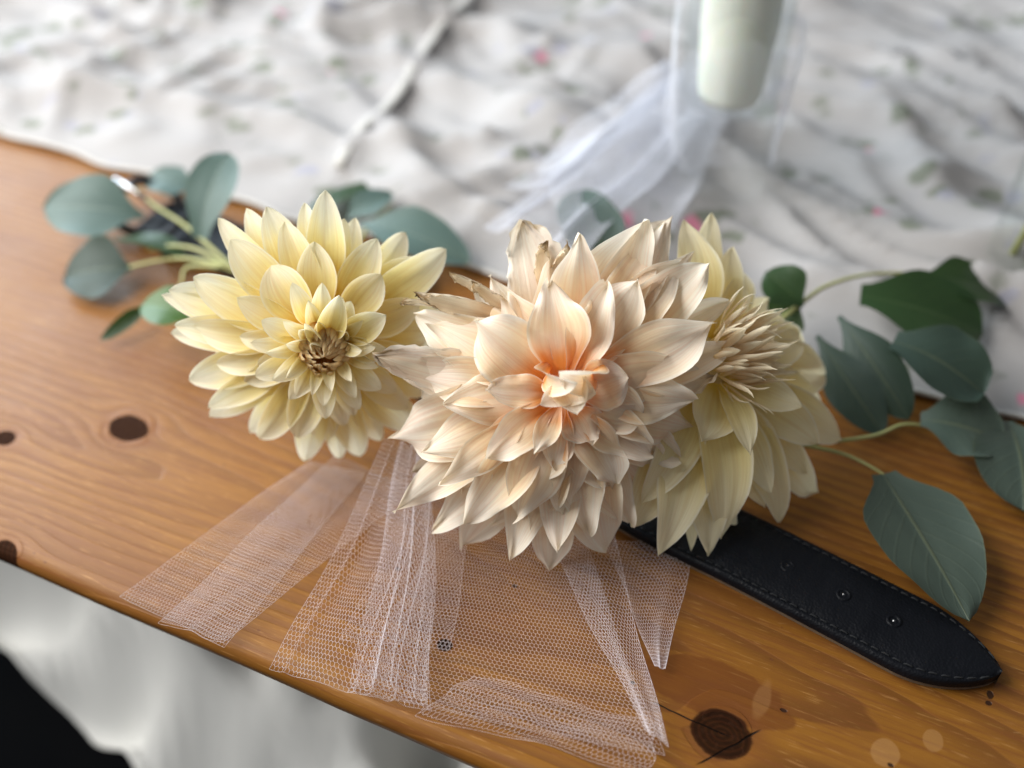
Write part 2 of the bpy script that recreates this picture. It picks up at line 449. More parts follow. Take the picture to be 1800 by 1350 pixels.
# ------------------------------------------------------------------ petals
def surface(B, T, W, nrm, bulge=.1, cup=.8, cup_tip=.5, twist=0, ruffle=.05, tipcurl=0, base=.32, wide=.58, sharp=.8, nu=9, nv=17, seed=0, crease=.05, rfreq=9, ragged=0, pleat=0, recurve=0):
    """a petal or leaf blade from B to T; nrm is the side its inner face looks to"""
    r = random.Random(seed)
    B = Vector(B); T = Vector(T); L = (T - B).length
    d = (T - B).normalized(); n0 = Vector(nrm); n0 = n0 - d * n0.dot(d)
    n0 = n0.normalized() if n0.length > 1e-5 else d.orthogonal().normalized()
    s0 = d.cross(n0)
    P = B + (T - B) * .45 + n0 * bulge * L * 2 + s0 * L * r.uniform(-.04, .04)
    ph1, ph2, ph3 = (r.uniform(0, 6.28) for _ in range(3))
    pf = r.uniform(7, 11); pp = r.uniform(0, 6.28); ph4 = r.uniform(0, 6.28)
    verts, uv, faces = [], [], []
    for j in range(nv):
        t = j / (nv - 1)
        t = 1 - (1 - t) ** 1.15
        c = B * (1 - t) ** 2 + P * 2 * t * (1 - t) + T * t * t
        tg = ((P - B) * 2 * (1 - t) + (T - P) * 2 * t).normalized()
        c = c - n0 * recurve * L * max(0, t - .35) ** 2
        tg = (tg - n0 * recurve * 2 * max(0, t - .35)).normalized()
        tc = max(0, (t - .72) / .28)
        c = c + n0 * tipcurl * L * tc * tc * .22
        tg = (tg + n0 * tipcurl * tc * .9).normalized()
        n = n0 - tg * n0.dot(tg); n.normalize(); s = tg.cross(n)
        an = twist * (t - .3); s, n = s * math.cos(an) + n * math.sin(an), n * math.cos(an) - s * math.sin(an)
        h = base + (1 - base) * smooth01(0, wide, t)
        if t > wide: h *= max(0, 1 - ((t - wide) / (1 - wide)) ** 2) ** sharp
        h = W / 2 * max(h, .012)
        k = cup + (cup_tip - cup) * t; k = max(abs(k), .05) * (1 if k >= 0 else -1)
        for i in range(nu):
            u = -1 + 2 * i / (nu - 1)
            lx = h * math.sin(k * u) / k; lz = h * (1 - math.cos(k * u)) / k
            lz -= crease * h * math.exp(-(u / .16) ** 2)
            lz += ruffle * W * u * u * (math.sin(t * rfreq + (ph1 if u > 0 else ph2)) * smooth01(.1, .6, t))
            lz += pleat * W * math.cos(u * pf + pp) * smooth01(0, .25, t) * (1 - .6 * t)
            lz += ruffle * .30 * W * abs(u) ** 5 * math.sin(t * rfreq * 2.6 + ph4 + u) * smooth01(.3, .7, t)
            lz += ruffle * .35 * W * math.sin(u * 3.5 + ph3 + t * 4) * t
            lx += ruffle * .25 * W * u * math.sin(t * rfreq * 1.4 + ph3) * t
            if ragged: 
                lx += ragged * W * .09 * r.uniform(-1, 1) * abs(u) ** 3 * t; lz += ragged * W * .10 * r.uniform(-1, 1) * u * u * t
            q = c + s * lx + n * lz + tg * (ragged * W * .06 * r.uniform(-1, 1) * t)
            if q.z < .006: q.z = .006 - (.006 - q.z) * .08
            verts.append(q)
            uv.append(((u + 1) / 2, t))
    for j in range(nv - 1):
        for i in range(nu - 1):
            a = j * nu + i; faces.append((a, a + 1, a + nu + 1, a + nu))
    return verts, faces, uv
def add_blade(name, parent, mat, *a, **k):
    v, f, uv = surface(*a, **k)
    return mesh(name, v, f, mat, parent, uv=uv)
def ball(name, c, rx, ax, mat, parent, squash=.8):
    ax = Vector(ax).normalized(); s = ax.orthogonal().normalized(); w = ax.cross(s)
    v, f = [], []
    for j in range(9):
        th = math.pi * j / 8
        for i in range(14):
            a = 2 * math.pi * i / 14
            v.append(Vector(c) + (s * math.cos(a) + w * math.sin(a)) * rx * math.sin(th) + ax * rx * squash * math.cos(th))
    for j in range(8):
        for i in range(14):
            f.append((j * 14 + i, j * 14 + (i + 1) % 14, (j + 1) * 14 + (i + 1) % 14, (j + 1) * 14 + i))
    return mesh(name, v, f, mat, parent)

class Flower:
    def __init__(s, name, cpx, depth, axis, style, mat, label):
        s.C = at(*cpx, depth); s.D = depth; s.a = axis.normalized(); s.px = depth / F
        s.root = empty(name, s.C - s.a * .03); s.style = style; s.mat = mat; s.k = 0
        tag(s.root, label, 'flower')
        ball('receptacle', s.C - s.a * .012, .016, s.a, M['calyx'], s.root)
        st = s.C - s.a * .02
        tube('stem', [st, st - s.a * .012 + Vector((0, .004, -.004)), st - s.a * .02 + Vector((0, .012, -.006))], .004, M['stem'], s.root)
    def tip_on_plane(s, px, py, h):
        r = ray(px, py); den = r.dot(s.a)
        return CAM + r * (((s.C + s.a * h - CAM).dot(s.a)) / den)
    def petal(s, tip, wpx, layer, face=None, mat=None, name='petal', hb=None, rb=None, **kw):
        """layer 0 = innermost, 1 = outermost"""
        st = dict(s.style); st.update(kw); s.k += 1
        T = Vector(tip)
        if T.z < .007:                              # outer tips rest on the table
            r_ = T - CAM; T = CAM + r_ * ((.007 - CAM.z) / r_.z)
        rad = (T - s.C); rad -= s.a * rad.dot(s.a); rad.normalize()
        hb = hb if hb is not None else .012 - .030 * layer
        rb = rb if rb is not None else .004 + .007 * layer
        B = s.C + s.a * hb + rad * rb
        q = random.Random(s.k * 31 + int(s.C.x * 1e4))
        for key, amt in (('bulge', .03), ('cup', .15), ('twist', .18), ('tipcurl', .22)):
            st[key] = st.get(key, 0) + q.uniform(-1, 1) * amt * s.style.get('vary', 1)
        st['cup_tip'] = st.get('cup_tip', .4) + q.uniform(-.35, .25) * s.style.get('vary', 1)
        st['wide'] = st.get('wide', .55) + q.uniform(-.06, .06)
        W = wpx * (T - CAM).dot(FWD) / F * q.uniform(.88, 1.12)
        st['recurve'] = st.get('recurve', 0) + q.uniform(-.12, .3) * s.style.get('vary', 1)
        st.setdefault('pleat', .012)
        st.pop('vary', None)
        return add_blade(name, s.root, mat or s.mat, B, T, W, (s.a + rad * -.15) if face is None else face, seed=s.k * 7 + 3, **st)
    def ring(s, n, length, wpx, layer, h, phase=0, mat=None, name='petal', jitter=.1, **kw):
        e1 = s.a.orthogonal().normalized(); e2 = s.a.cross(e1)
        q = random.Random(n * 13 + s.k)
        for i in range(n):
            a = phase + 2 * math.pi * (i + q.uniform(-.25, .25)) / n
            L = length * (1 + q.uniform(-jitter, jitter))
            s.petal(s.C + (e1 * math.cos(a) + e2 * math.sin(a)) * L + s.a * (h + q.uniform(-.003, .003)), wpx, layer, mat=mat, name=name, **kw)

# ---- pale yellow dahlia at the left
S1 = dict(nu=13, nv=18, vary=.8, bulge=.07, cup=.95, cup_tip=.75, ruffle=.02, base=.38, wide=.56, sharp=.72, crease=.06)
f1 = Flower('dahlia', (572, 597), .474, camvec(.10, -.40, .90), S1, M['yellow_petal'], 'pale yellow dahlia with a tan centre, left of the peach one')
def c1(x, y): return 250 + x / 2.455, 300 + y / 2.455
for x, y, w, L in [
    (790, 85, 172, .86), (700, 140, 120, .98), (535, 155, 175, .88), (440, 165, 130, 1.0), (318, 212, 165, .92), (385, 293, 205, .72),
    (613, 222, 195, .74), (742, 306, 190, .55), (552, 415, 195, .45), (872, 205, 120, .90), (1015, 300, 180, .70), (1030, 443, 170, .50),
    (1318, 345, 190, .88), (1190, 380, 170, 1.0), (218, 462, 215, .70), (115, 515, 185, .88), (85, 533, 140, 1.0), (412, 540, 170, .46), (203, 690, 175, .66),
    (145, 662, 160, .86), (115, 712, 165, 1.0), (418, 720, 125, .40), (312, 845, 125, .55), (497, 838, 100, .36), (198, 915, 190, .80),
    (440, 925, 125, .48), (283, 1022, 150, .72), (290, 1060, 150, .95), (460, 1137, 120, .98), (500, 1172, 150, .70), (672, 1150, 145, .60),
    (700, 1270, 150, .90), (850, 1265, 120, .98), (945, 1255, 150, .85), (872, 1110, 105, .42), (915, 1062, 95, .36), (775, 1190, 150, .75),
    (1098, 960, 115, .44), (1150, 1030, 140, .66), (1190, 1120, 160, .88), (1200, 820, 150, .62), (1240, 960, 160, .85), (1260, 700, 170, .80), (1200, 570, 170, .66),
    (1030, 805, 105, .38), (600, 1080, 140, .62), (380, 980, 150, .85), (1030, 1180, 150, .9)]:
    h = .014 - .040 * L
    p = c1(x, y)
    f1.petal(f1.tip_on_plane(*p, h), w / 2.455 * 1.08, L)
for x, y, w, L, h, cup in [(852, 524, 150, .2, .020, 1.5), (1066, 600, 165, .28, .018, 1.3), (700, 655, 90, .1, .020, 2.2), (715, 735, 80, .08, .020, 2.2), (1000, 730, 120, .25, .016, 1.4)]:
    f1.petal(f1.tip_on_plane(*c1(x, y), h), w / 2.455 * 1.15, L, cup=cup, cup_tip=cup, tipcurl=.5, bulge=.14)
GA = math.pi * (3 - math.sqrt(5))
def florets(fl, n, rmax, hin, hout, wpx, mat, L0=.016, cup=1.6, lean=.35, seed=1, axis=None):
    a0 = axis or fl.a; e1 = a0.orthogonal().normalized(); e2 = a0.cross(e1); q = random.Random(seed)
    for i in range(n):
        t = math.sqrt((i + .5) / n); an = i * GA
        rd = e1 * math.cos(an) + e2 * math.sin(an)
        B = fl.C + a0 * (.003 + (1 - t) * .004) + rd * rmax * (.15 + .75 * t)
        T = fl.C + a0 * (hin + (hout - hin) * t + q.uniform(-.0015, .0015)) + rd * (rmax * (.02 + .80 * t) + q.uniform(-.0012, .0012))
        add_blade('floret', fl.root, mat, B, T, wpx * (.55 + .45 * t) / F * fl.D, -rd, bulge=-.12, cup=cup, cup_tip=cup * .8,
                  ruffle=.03, base=.5, wide=.6, sharp=.8, nu=6, nv=8, seed=i, tipcurl=.5)
florets(f1, 66, .0125, .0215, .0170, 25, M['centre_floret'], seed=4)
f1.ring(9, .0165, 36, .12, .024, .3, cup=1.5, cup_tip=1.3, bulge=.02, tipcurl=.3, hb=.002)
f1.ring(11, .0225, 44, .25, .018, .7, cup=1.3, cup_tip=1.0, bulge=.08, hb=.000)
f1.ring(12, .029, 48, .35, .012, .1, cup=1.1, bulge=.10)
f1.ring(15, .052, 62, .95, -.032, .2)
f1.ring(12, .040, 55, 1.1, -.040, .5, bulge=.02)

# ---- large peach dahlia in the middle
S2 = dict(bulge=.10, cup=.75, cup_tip=.40, ruffle=.16, base=.34, wide=.50, sharp=.86, crease=.05, twist=.0, tipcurl=.15, vary=1.8, nu=15, nv=23, pleat=.014)
f2 = Flower('dahlia', (990, 690), .452, camvec(.02, -.05, .99), S2, M['peach_petal'], 'largest dahlia, blush peach with an orange heart, in the middle')
def c2(x, y): return 650 + x / 1.985, 340 + y / 1.985
for x, y, w, L, kw in [
    (630, 305, 205, .30, dict(tipcurl=-.1)), (832, 320, 165, .34, dict(twist=.7, cup=1.2)), (730, 142, 210, .58, {}), (365, 440, 225, .36, {}),
    (222, 455, 205, .58, {}), (658, 212, 170, .80, {}), (532, 98, 215, .95, dict(cup=1.3, tipcurl=.9, mat='peach_wilted', ragged=.5)),
    (958, 92, 260, .74, dict(cup=.9)), (1065, 72, 200, 1.0, dict(mat='peach_wilted')), (1046, 88, 130, .84, dict(cup=1.2)), (1138, 203, 150, .92, dict(tipcurl=.7)),
    (1085, 240, 235, .62, {}), (1172, 247, 190, .80, {}), (1200, 450, 225, .48, dict(tipcurl=-.2)), (1256, 376, 150, .90, dict(tipcurl=.9)),
    (1290, 522, 150, .84, dict(cup=1.0)), (1112, 592, 170, .34, dict(twist=-.6, tipcurl=.5)), (1212, 638, 190, .66, dict(mat='peach_wilted', ragged=.6)),
    (1165, 830, 200, .60, dict(tipcurl=-.3)), (1082, 925, 170, .72, dict(ragged=.4)), (985, 912, 165, .46, {}), (1012, 935, 160, .66, {}),
    (860, 1012, 150, .44, dict(twist=.6, cup=1.1)), (255, 735, 165, .40, dict(twist=-.4)), (402, 690, 135, .16, dict(twist=-.5, cup=1.0)),
    (410, 925, 150, .20, dict(twist=.4, cup=1.0)), (572, 910, 85, .14, dict(cup=1.4)), (60, 862, 245, .70, {}), (68, 605, 155, .66, dict(mat='peach_wilted')),
    (42, 562, 150, .84, dict(mat='peach_wilted', tipcurl=1.2, ragged=.8)), (148, 420, 215, .74, {}), (470, 345, 190, .64, dict(tipcurl=-.5)),
    (242, 1010, 150, .44, dict(cup=1.3, twist=.5)), (90, 1100, 170, .78, {}), (322, 1040, 190, .46, {}), (222, 1185, 185, .74, {}),
    (330, 1152, 190, .62, {}), (318, 1250, 200, .92, {}), (512, 1140, 205, .42, {}), (680, 1122, 170, .50, {}), (560, 1215, 185, .64, {}),
    (492, 1265, 150, .80, {}), (650, 1228, 170, .70, {}), (625, 1316, 165, .95, {}), (828, 1255, 205, .82, {}), (848, 1032, 180, .54, {}),
    (980, 1040, 150, .80, {}), (140, 985, 130, .98, dict(mat='peach_wilted')), (760, 1180, 190, .70, {}), (430, 1160, 190, .82, {}), (905, 1150, 170, .9, {}),
    (1130, 720, 190, .50, dict(twist=.4)), (780, 880, 140, .30, dict(twist=.5)), (640, 960, 130, .34, {}), (160, 640, 190, .52, {}), (960, 780, 170, .36, dict(twist=-.4)),
    (900, 640, 170, .22, dict(twist=-.3)), (560, 1010, 170, .40, {}), (930, 300, 200, .54, {}), (180, 900, 190, .60, {}), (450, 1060, 180, .52, {})]:
    kw = dict(kw); mt = kw.pop('mat', None); h = .020 - .042 * L
    f2.petal(f2.tip_on_plane(*c2(x, y), h), w / 1.985 * 1.10, L, mat=M[mt] if mt else None, **kw)
# the curled heart
e1 = RIGHT; e2 = UP
for (x, y, bx, by, w, h, cup, tw, tc) in [(632, 600, 770, 585, 105, .030, 1.7, .5, .6), (740, 655, 650, 590, 80, .033, 1.3, -.4, .3), (735, 795, 690, 690, 120, .024, 1.5, .2, .7),
                                          (585, 740, 670, 680, 80, .022, 1.4, -.4, .3), (800, 700, 690, 670, 100, .022, 1.3, .4, .3)]:
    B = f2.tip_on_plane(*c2(bx, by), .004); T = f2.tip_on_plane(*c2(x, y), h)
    add_blade('petal', f2.root, M['peach_petal'], B, T, w / 1.985 / F * f2.D * 1.5, f2.a + (f2.C - T) * 20, bulge=.28, cup=cup, cup_tip=cup * .8, twist=tw, tipcurl=tc,
              base=.5, wide=.55, sharp=.7, ruffle=.05, nu=11, nv=17, seed=int(x))
# dried curls at the upper left
for (x, y, bx, by, w, h, tw) in [(150, 345, 420, 420, 120, -.004, .9), (100, 385, 300, 380, 60, -.008, -1.2), (270, 270, 430, 360, 70, -.016, .8), (620, 160, 600, 330, 110, -.014, 1.3), (690, 165, 640, 300, 90, -.012, -1.0), (350, 300, 480, 400, 90, -.012, 1.0)]:
    B = f2.tip_on_plane(*c2(bx, by), h - .006); T = f2.tip_on_plane(*c2(x, y), h)
    add_blade('dried_petal', f2.root, M['dry_petal'], B, T, w / 1.985 / F * f2.D, f2.a, bulge=.12, cup=1.6, cup_tip=2.2, twist=tw, tipcurl=.9, ruffle=.12, ragged=1.0, base=.6, wide=.5, sharp=.6, nu=11, nv=17, seed=int(x + y))
f2.ring(18, .062, 72, .98, -.030, .1)
f2.ring(14, .050, 66, 1.15, -.038, .4, bulge=.02)

# ---- butter yellow dahlia turned to the right
S3 = dict(nu=13, nv=18, bulge=.06, cup=.7, cup_tip=.4, ruffle=.04, base=.40, wide=.52, sharp=.85, crease=.06, tipcurl=-.1, vary=1.4)
f3 = Flower('dahlia', (1262, 640), .482, camvec(.74, .10, .62), S3, M['butter_petal'], 'butter yellow dahlia facing right with a tuft of tan florets')
def c3(x, y): return 1050 + x / 2.046, 340 + y / 2.046
for x, y, w, dz, L in [
    (330, 88, 170, -.010, .8), (402, 75, 150, -.022, .9), (480, 195, 135, -.020, .6), (560, 248, 130, -.030, .7), (640, 372, 120, -.040, .9), (520, 290, 120, -.020, .5),
    (745, 500, 180, -.036, .6), (868, 648, 200, -.042, .9), (820, 545, 170, -.044, .9), (700, 460, 150, -.040, .7), (735, 768, 125, .006, .35), (800, 900, 165, -.012, .55), (900, 885, 185, -.028, .8),
    (832, 1112, 165, -.026, .95), (700, 1175, 155, -.004, .65), (635, 1073, 130, .004, .5), (560, 928, 115, .022, .3), (380, 888, 190, .020, .35),
    (495, 1225, 195, .012, .7), (415, 1300, 195, .008, .85), (262, 1296, 185, .020, .75), (208, 1100, 180, .024, .6), (115, 1200, 175, .010, .9), (522, 1270, 120, -.010, 1.0),
    (330, 1285, 110, -.004, 1.0), (640, 1010, 150, -.004, .7), (760, 1010, 160, -.02, .8), (600, 1130, 160, -.006, .85), (860, 780, 180, -.04, .95)]:
    p = c3(x, y)
    f3.petal(at(*p, f3.D - dz), w / 2.046 * 1.15, L, hb=.010 - .026 * L, rb=.010, face=f3.a * .45 - FWD * .75)
def tuft():
    q = random.Random(5)
    e_up = UP - f3.a * UP.dot(f3.a); e_up.normalize(); e_t = f3.a.cross(e_up)
    for i in range(84):
        t = math.sqrt((i + .5) / 84); an = i * GA
        rd = e_up * math.cos(an) + e_t * math.sin(an)
        Lf = q.uniform(.017, .031) * (1.05 - .2 * t)
        B = f3.C + f3.a * .004 + UP * .003 + rd * .0145 * t
        T = B + (f3.a * (1.0 - .35 * t) + rd * (.42 * t + q.uniform(-.25, .25)) + UP * q.uniform(-.05, .35) + FWD * q.uniform(-.1, .3)).normalized() * Lf
        add_blade('floret', f3.root, M['tan_floret'], B, T, q.uniform(9, 20) / F * f3.D, -rd + f3.a * .2, bulge=-.05, cup=q.uniform(.8, 1.8), cup_tip=.8,
                  ruffle=.05, base=.45, wide=q.uniform(.45, .65), sharp=.9, nu=6, nv=9, seed=i, tipcurl=q.uniform(-.5, .7), twist=q.uniform(-.6, .6))
tuft()
f3.ring(14, .046, 60, 1.0, -.024, .1)
f3.ring(10, .040, 60, 1.15, -.034, .4)

# ------------------------------------------------------------------ eucalyptus
LEAF = dict(cup=.35, cup_tip=.3, ruffle=.03, base=.10, wide=.42, sharp=.62, crease=.05, nu=11, nv=17)
def leaf(parent, b, t, w, mat, nrm=(0, -.35, 1), **kw):
    k = dict(LEAF); k.update(kw)
    B = ground(b[0], b[1], b[2]); T = ground(t[0], t[1], t[2])
    return add_blade('leaf', parent, M[mat], B, T, w, nrm, seed=int(b[0] + t[0]), **k)
def stemline(parent, pts, r0, r1):
    P = [ground(*p) for p in pts]; out = []
    n = len(P)
    for i in range(n - 1):                       # Catmull-Rom
        p0, p1, p2, p3 = P[max(i - 1, 0)], P[i], P[i + 1], P[min(i + 2, n - 1)]
        for k in range(6):
            t = k / 6
            out.append(.5 * ((2 * p1) + (p2 - p0) * t + (2 * p0 - 5 * p1 + 4 * p2 - p3) * t * t + (3 * p1 - p0 - 3 * p2 + p3) * t ** 3))
    out.append(P[-1])
    tube('stem', out, [.7 * r0 + .7 * (r1 - r0) * i / (len(out) - 1) for i in range(len(out))], M['stem'], parent, 7)

e = empty('eucalyptus_sprig', ground(420, 480, .004))
tag(e, 'eucalyptus sprig with blue green leaves beyond the left dahlia', 'eucalyptus')
stemline(e, [(470, 500, .012), (390, 468, .02), (330, 455, .02), (280, 458, .018), (226, 470, .012)], .0022, .0012)
stemline(e, [(400, 470, .02), (350, 440, .022), (300, 432, .02), (262, 440, .016)], .0018, .0012)
stemline(e, [(390, 470, .02), (330, 470, .018), (318, 500, .014), (296, 520, .014)], .0018, .0010)
stemline(e, [(420, 480, .018), (330, 400, .02), (270, 360, .02), (240, 330, .016)], .0020, .0010)
leaf(e, (252, 380, .018), (76, 366, .022), .042, 'leaf_blue', (.1, -.55, 1), wide=.45)
leaf(e, (352, 418, .022), (402, 268, .052), .030, 'leaf_blue', (-.2, -1, .75), wide=.55, sharp=.5, base=.35)
leaf(e, (345, 332, .012), (252, 318, .014), .026, 'leaf_blue', (0, -.2, 1))
leaf(e, (232, 472, .012), (114, 486, .006), .040, 'leaf_grey', (.1, -.45, 1), wide=.40)
leaf(e, (335, 462, .016), (200, 420, .016), .022, 'leaf_green', (.1, .3, 1))
leaf(e, (345, 560, .022), (248, 536, .022), .026, 'leaf_fresh', (-.2, -.2, 1))
leaf(e, (262, 535, .012), (176, 600, .005), .009, 'leaf_green', (.3, -.6, .8), cup=.9)

e = empty('eucalyptus_sprig', ground(660, 440, .004))
tag(e, 'dark blue green eucalyptus leaves between the yellow and peach dahlias', 'eucalyptus')
stemline(e, [(590, 500, .012), (630, 430, .014), (650, 395, .014), (690, 360, .014)], .002, .001)
leaf(e, (632, 395, .020), (826, 462, .012), .036, 'leaf_blue', (0, -.2, 1), wide=.45)
leaf(e, (610, 385, .018), (690, 340, .022), .020, 'leaf_blue', (0, -.3, 1))
leaf(e, (520, 400, .008), (700, 330, .012), .030, 'leaf_green', (0, .4, 1))
leaf(e, (560, 480, .010), (760, 500, .006), .034, 'leaf_green', (0, .2, 1))

e = empty('eucalyptus_leaf', ground(1020, 520, .004))
tag(e, 'single grey green leaf under white net, above the peach dahlia', 'leaf')
leaf(e, (1085, 480, .040), (1002, 336, .045), .034, 'leaf_grey', (.1, -.9, .8), wide=.4)
stemline(e, [(1085, 480, .040), (1080, 540, .03), (1060, 600, .02)], .0012, .0018)

e = empty('eucalyptus_sprig', ground(1440, 640, .004))
tag(e, 'large eucalyptus sprig with dark leaves right of the butter dahlia', 'eucalyptus')
stemline(e, [(1300, 620, .02), (1415, 528, .035), (1460, 500, .037), (1530, 482, .036), (1620, 482, .034), (1680, 500, .03)], .0020, .0009)
stemline(e, [(1400, 780, .02), (1470, 775, .018), (1540, 765, .016), (1590, 746, .015), (1650, 752, .012)], .0018, .0010)
stemline(e, [(1400, 780, .02), (1480, 797, .018), (1530, 820, .016), (1556, 836, .014)], .0016, .0010)
leaf(e, (1410, 540, .034), (1345, 478, .044), .026, 'leaf_green', (0, -.6, 1), wide=.5)
leaf(e, (1405, 530, .034), (1362, 575, .02), .024, 'leaf_green', (0, -.6, 1), wide=.5)
leaf(e, (1618, 486, .034), (1776, 528, .014), .031, 'leaf_green', (0, -.2, 1), wide=.4, sharp=.5, bulge=.10)
leaf(e, (1512, 520, .034), (1728, 588, .018), .046, 'leaf_green', (0, -.3, 1), wide=.5, sharp=.42, base=.3, bulge=.08)
leaf(e, (1474, 556, .036), (1598, 738, .012), .027, 'leaf_grey', (-.5, -.3, .8), wide=.5, bulge=.10, cup=-.5, cup_tip=-.3)
leaf(e, (1436, 590, .03), (1552, 762, .006), .026, 'leaf_grey', (-.4, -.2, .8), wide=.55, bulge=.06, cup=-.3)
leaf(e, (1570, 600, .036), (1730, 690, .026), .046, 'leaf_grey', (0, -.1, 1), wide=.5, sharp=.4, base=.3)
leaf(e, (1618, 738, .016), (1766, 778, .014), .042, 'leaf_sage', (.1, -.2, 1), wide=.46, sharp=.5, base=.2)
leaf(e, (1770, 740, .012), (1800, 900, .008), .048, 'leaf_sage', (0, -.2, 1), wide=.5, sharp=.5)
leaf(e, (1552, 833, .016), (1704, 1092, .010), .050, 'leaf_sage', (.1, -.2, 1), wide=.36, sharp=.66, base=.25, bulge=.03)

# ------------------------------------------------------------------ leather collar
m, b = material('black_leather', Roughness=.42, Specular_IOR_Level=.16); o3, x, y, z = coords()
d_, c_ = vor(o3, 900); nz = noi(o3, 40, 3)
link(mixc(nz, (.002, .0025, .004), (.005, .006, .009)), b.inputs['Base Color']); link(.36 + nz * .25, b.inputs['Roughness'])
bump(b, d_ * .35 + noi(o3, 110, 3) + noi(o3, 35, 2) * 2.5, .6, .0008); M['leather'] = m
m, b = material('raw_leather_edge', Roughness=.9); o3, x, y, z = coords()
link(mixc(noi(o3, 300, 2), (.17, .12, .07), (.09, .06, .04)), b.inputs['Base Color']); M['rawedge'] = m
m, b = material('thread', Roughness=.9, Base_Color=(.008, .009, .011)); M['thread'] = m
m, b = material('nickel', Roughness=.22, Metallic=1.0, Base_Color=(.55, .55, .56)); M['nickel'] = m
m, b = material('gunmetal', Roughness=.3, Metallic=1.0, Base_Color=(.10, .10, .11)); M['gunmetal'] = m
def resample(P, n):
    P = [Vector(p) for p in P]; out = []
    for i in range(len(P) - 1):
        p0, p1, p2, p3 = P[max(i - 1, 0)], P[i], P[i + 1], P[min(i + 2, len(P) - 1)]
        for k in range(20):
            t = k / 20
            out.append(.5 * ((2 * p1) + (p2 - p0) * t + (2 * p0 - 5 * p1 + 4 * p2 - p3) * t * t + (3 * p1 - p0 - 3 * p2 + p3) * t ** 3))
    out.append(P[-1])
    cum = [0]
    for a, c in zip(out, out[1:]): cum.append(cum[-1] + (c - a).length)
    res = []
    for i in range(n):
        s = cum[-1] * i / (n - 1); k = max(0, min(len(out) - 2, next((j for j in range(len(cum)) if cum[j] > s), len(cum) - 1) - 1))
        f = (s - cum[k]) / max(1e-9, cum[k + 1] - cum[k]); out_p = out[k].lerp(out[k + 1], f); res.append(out_p)
    return res, cum[-1]
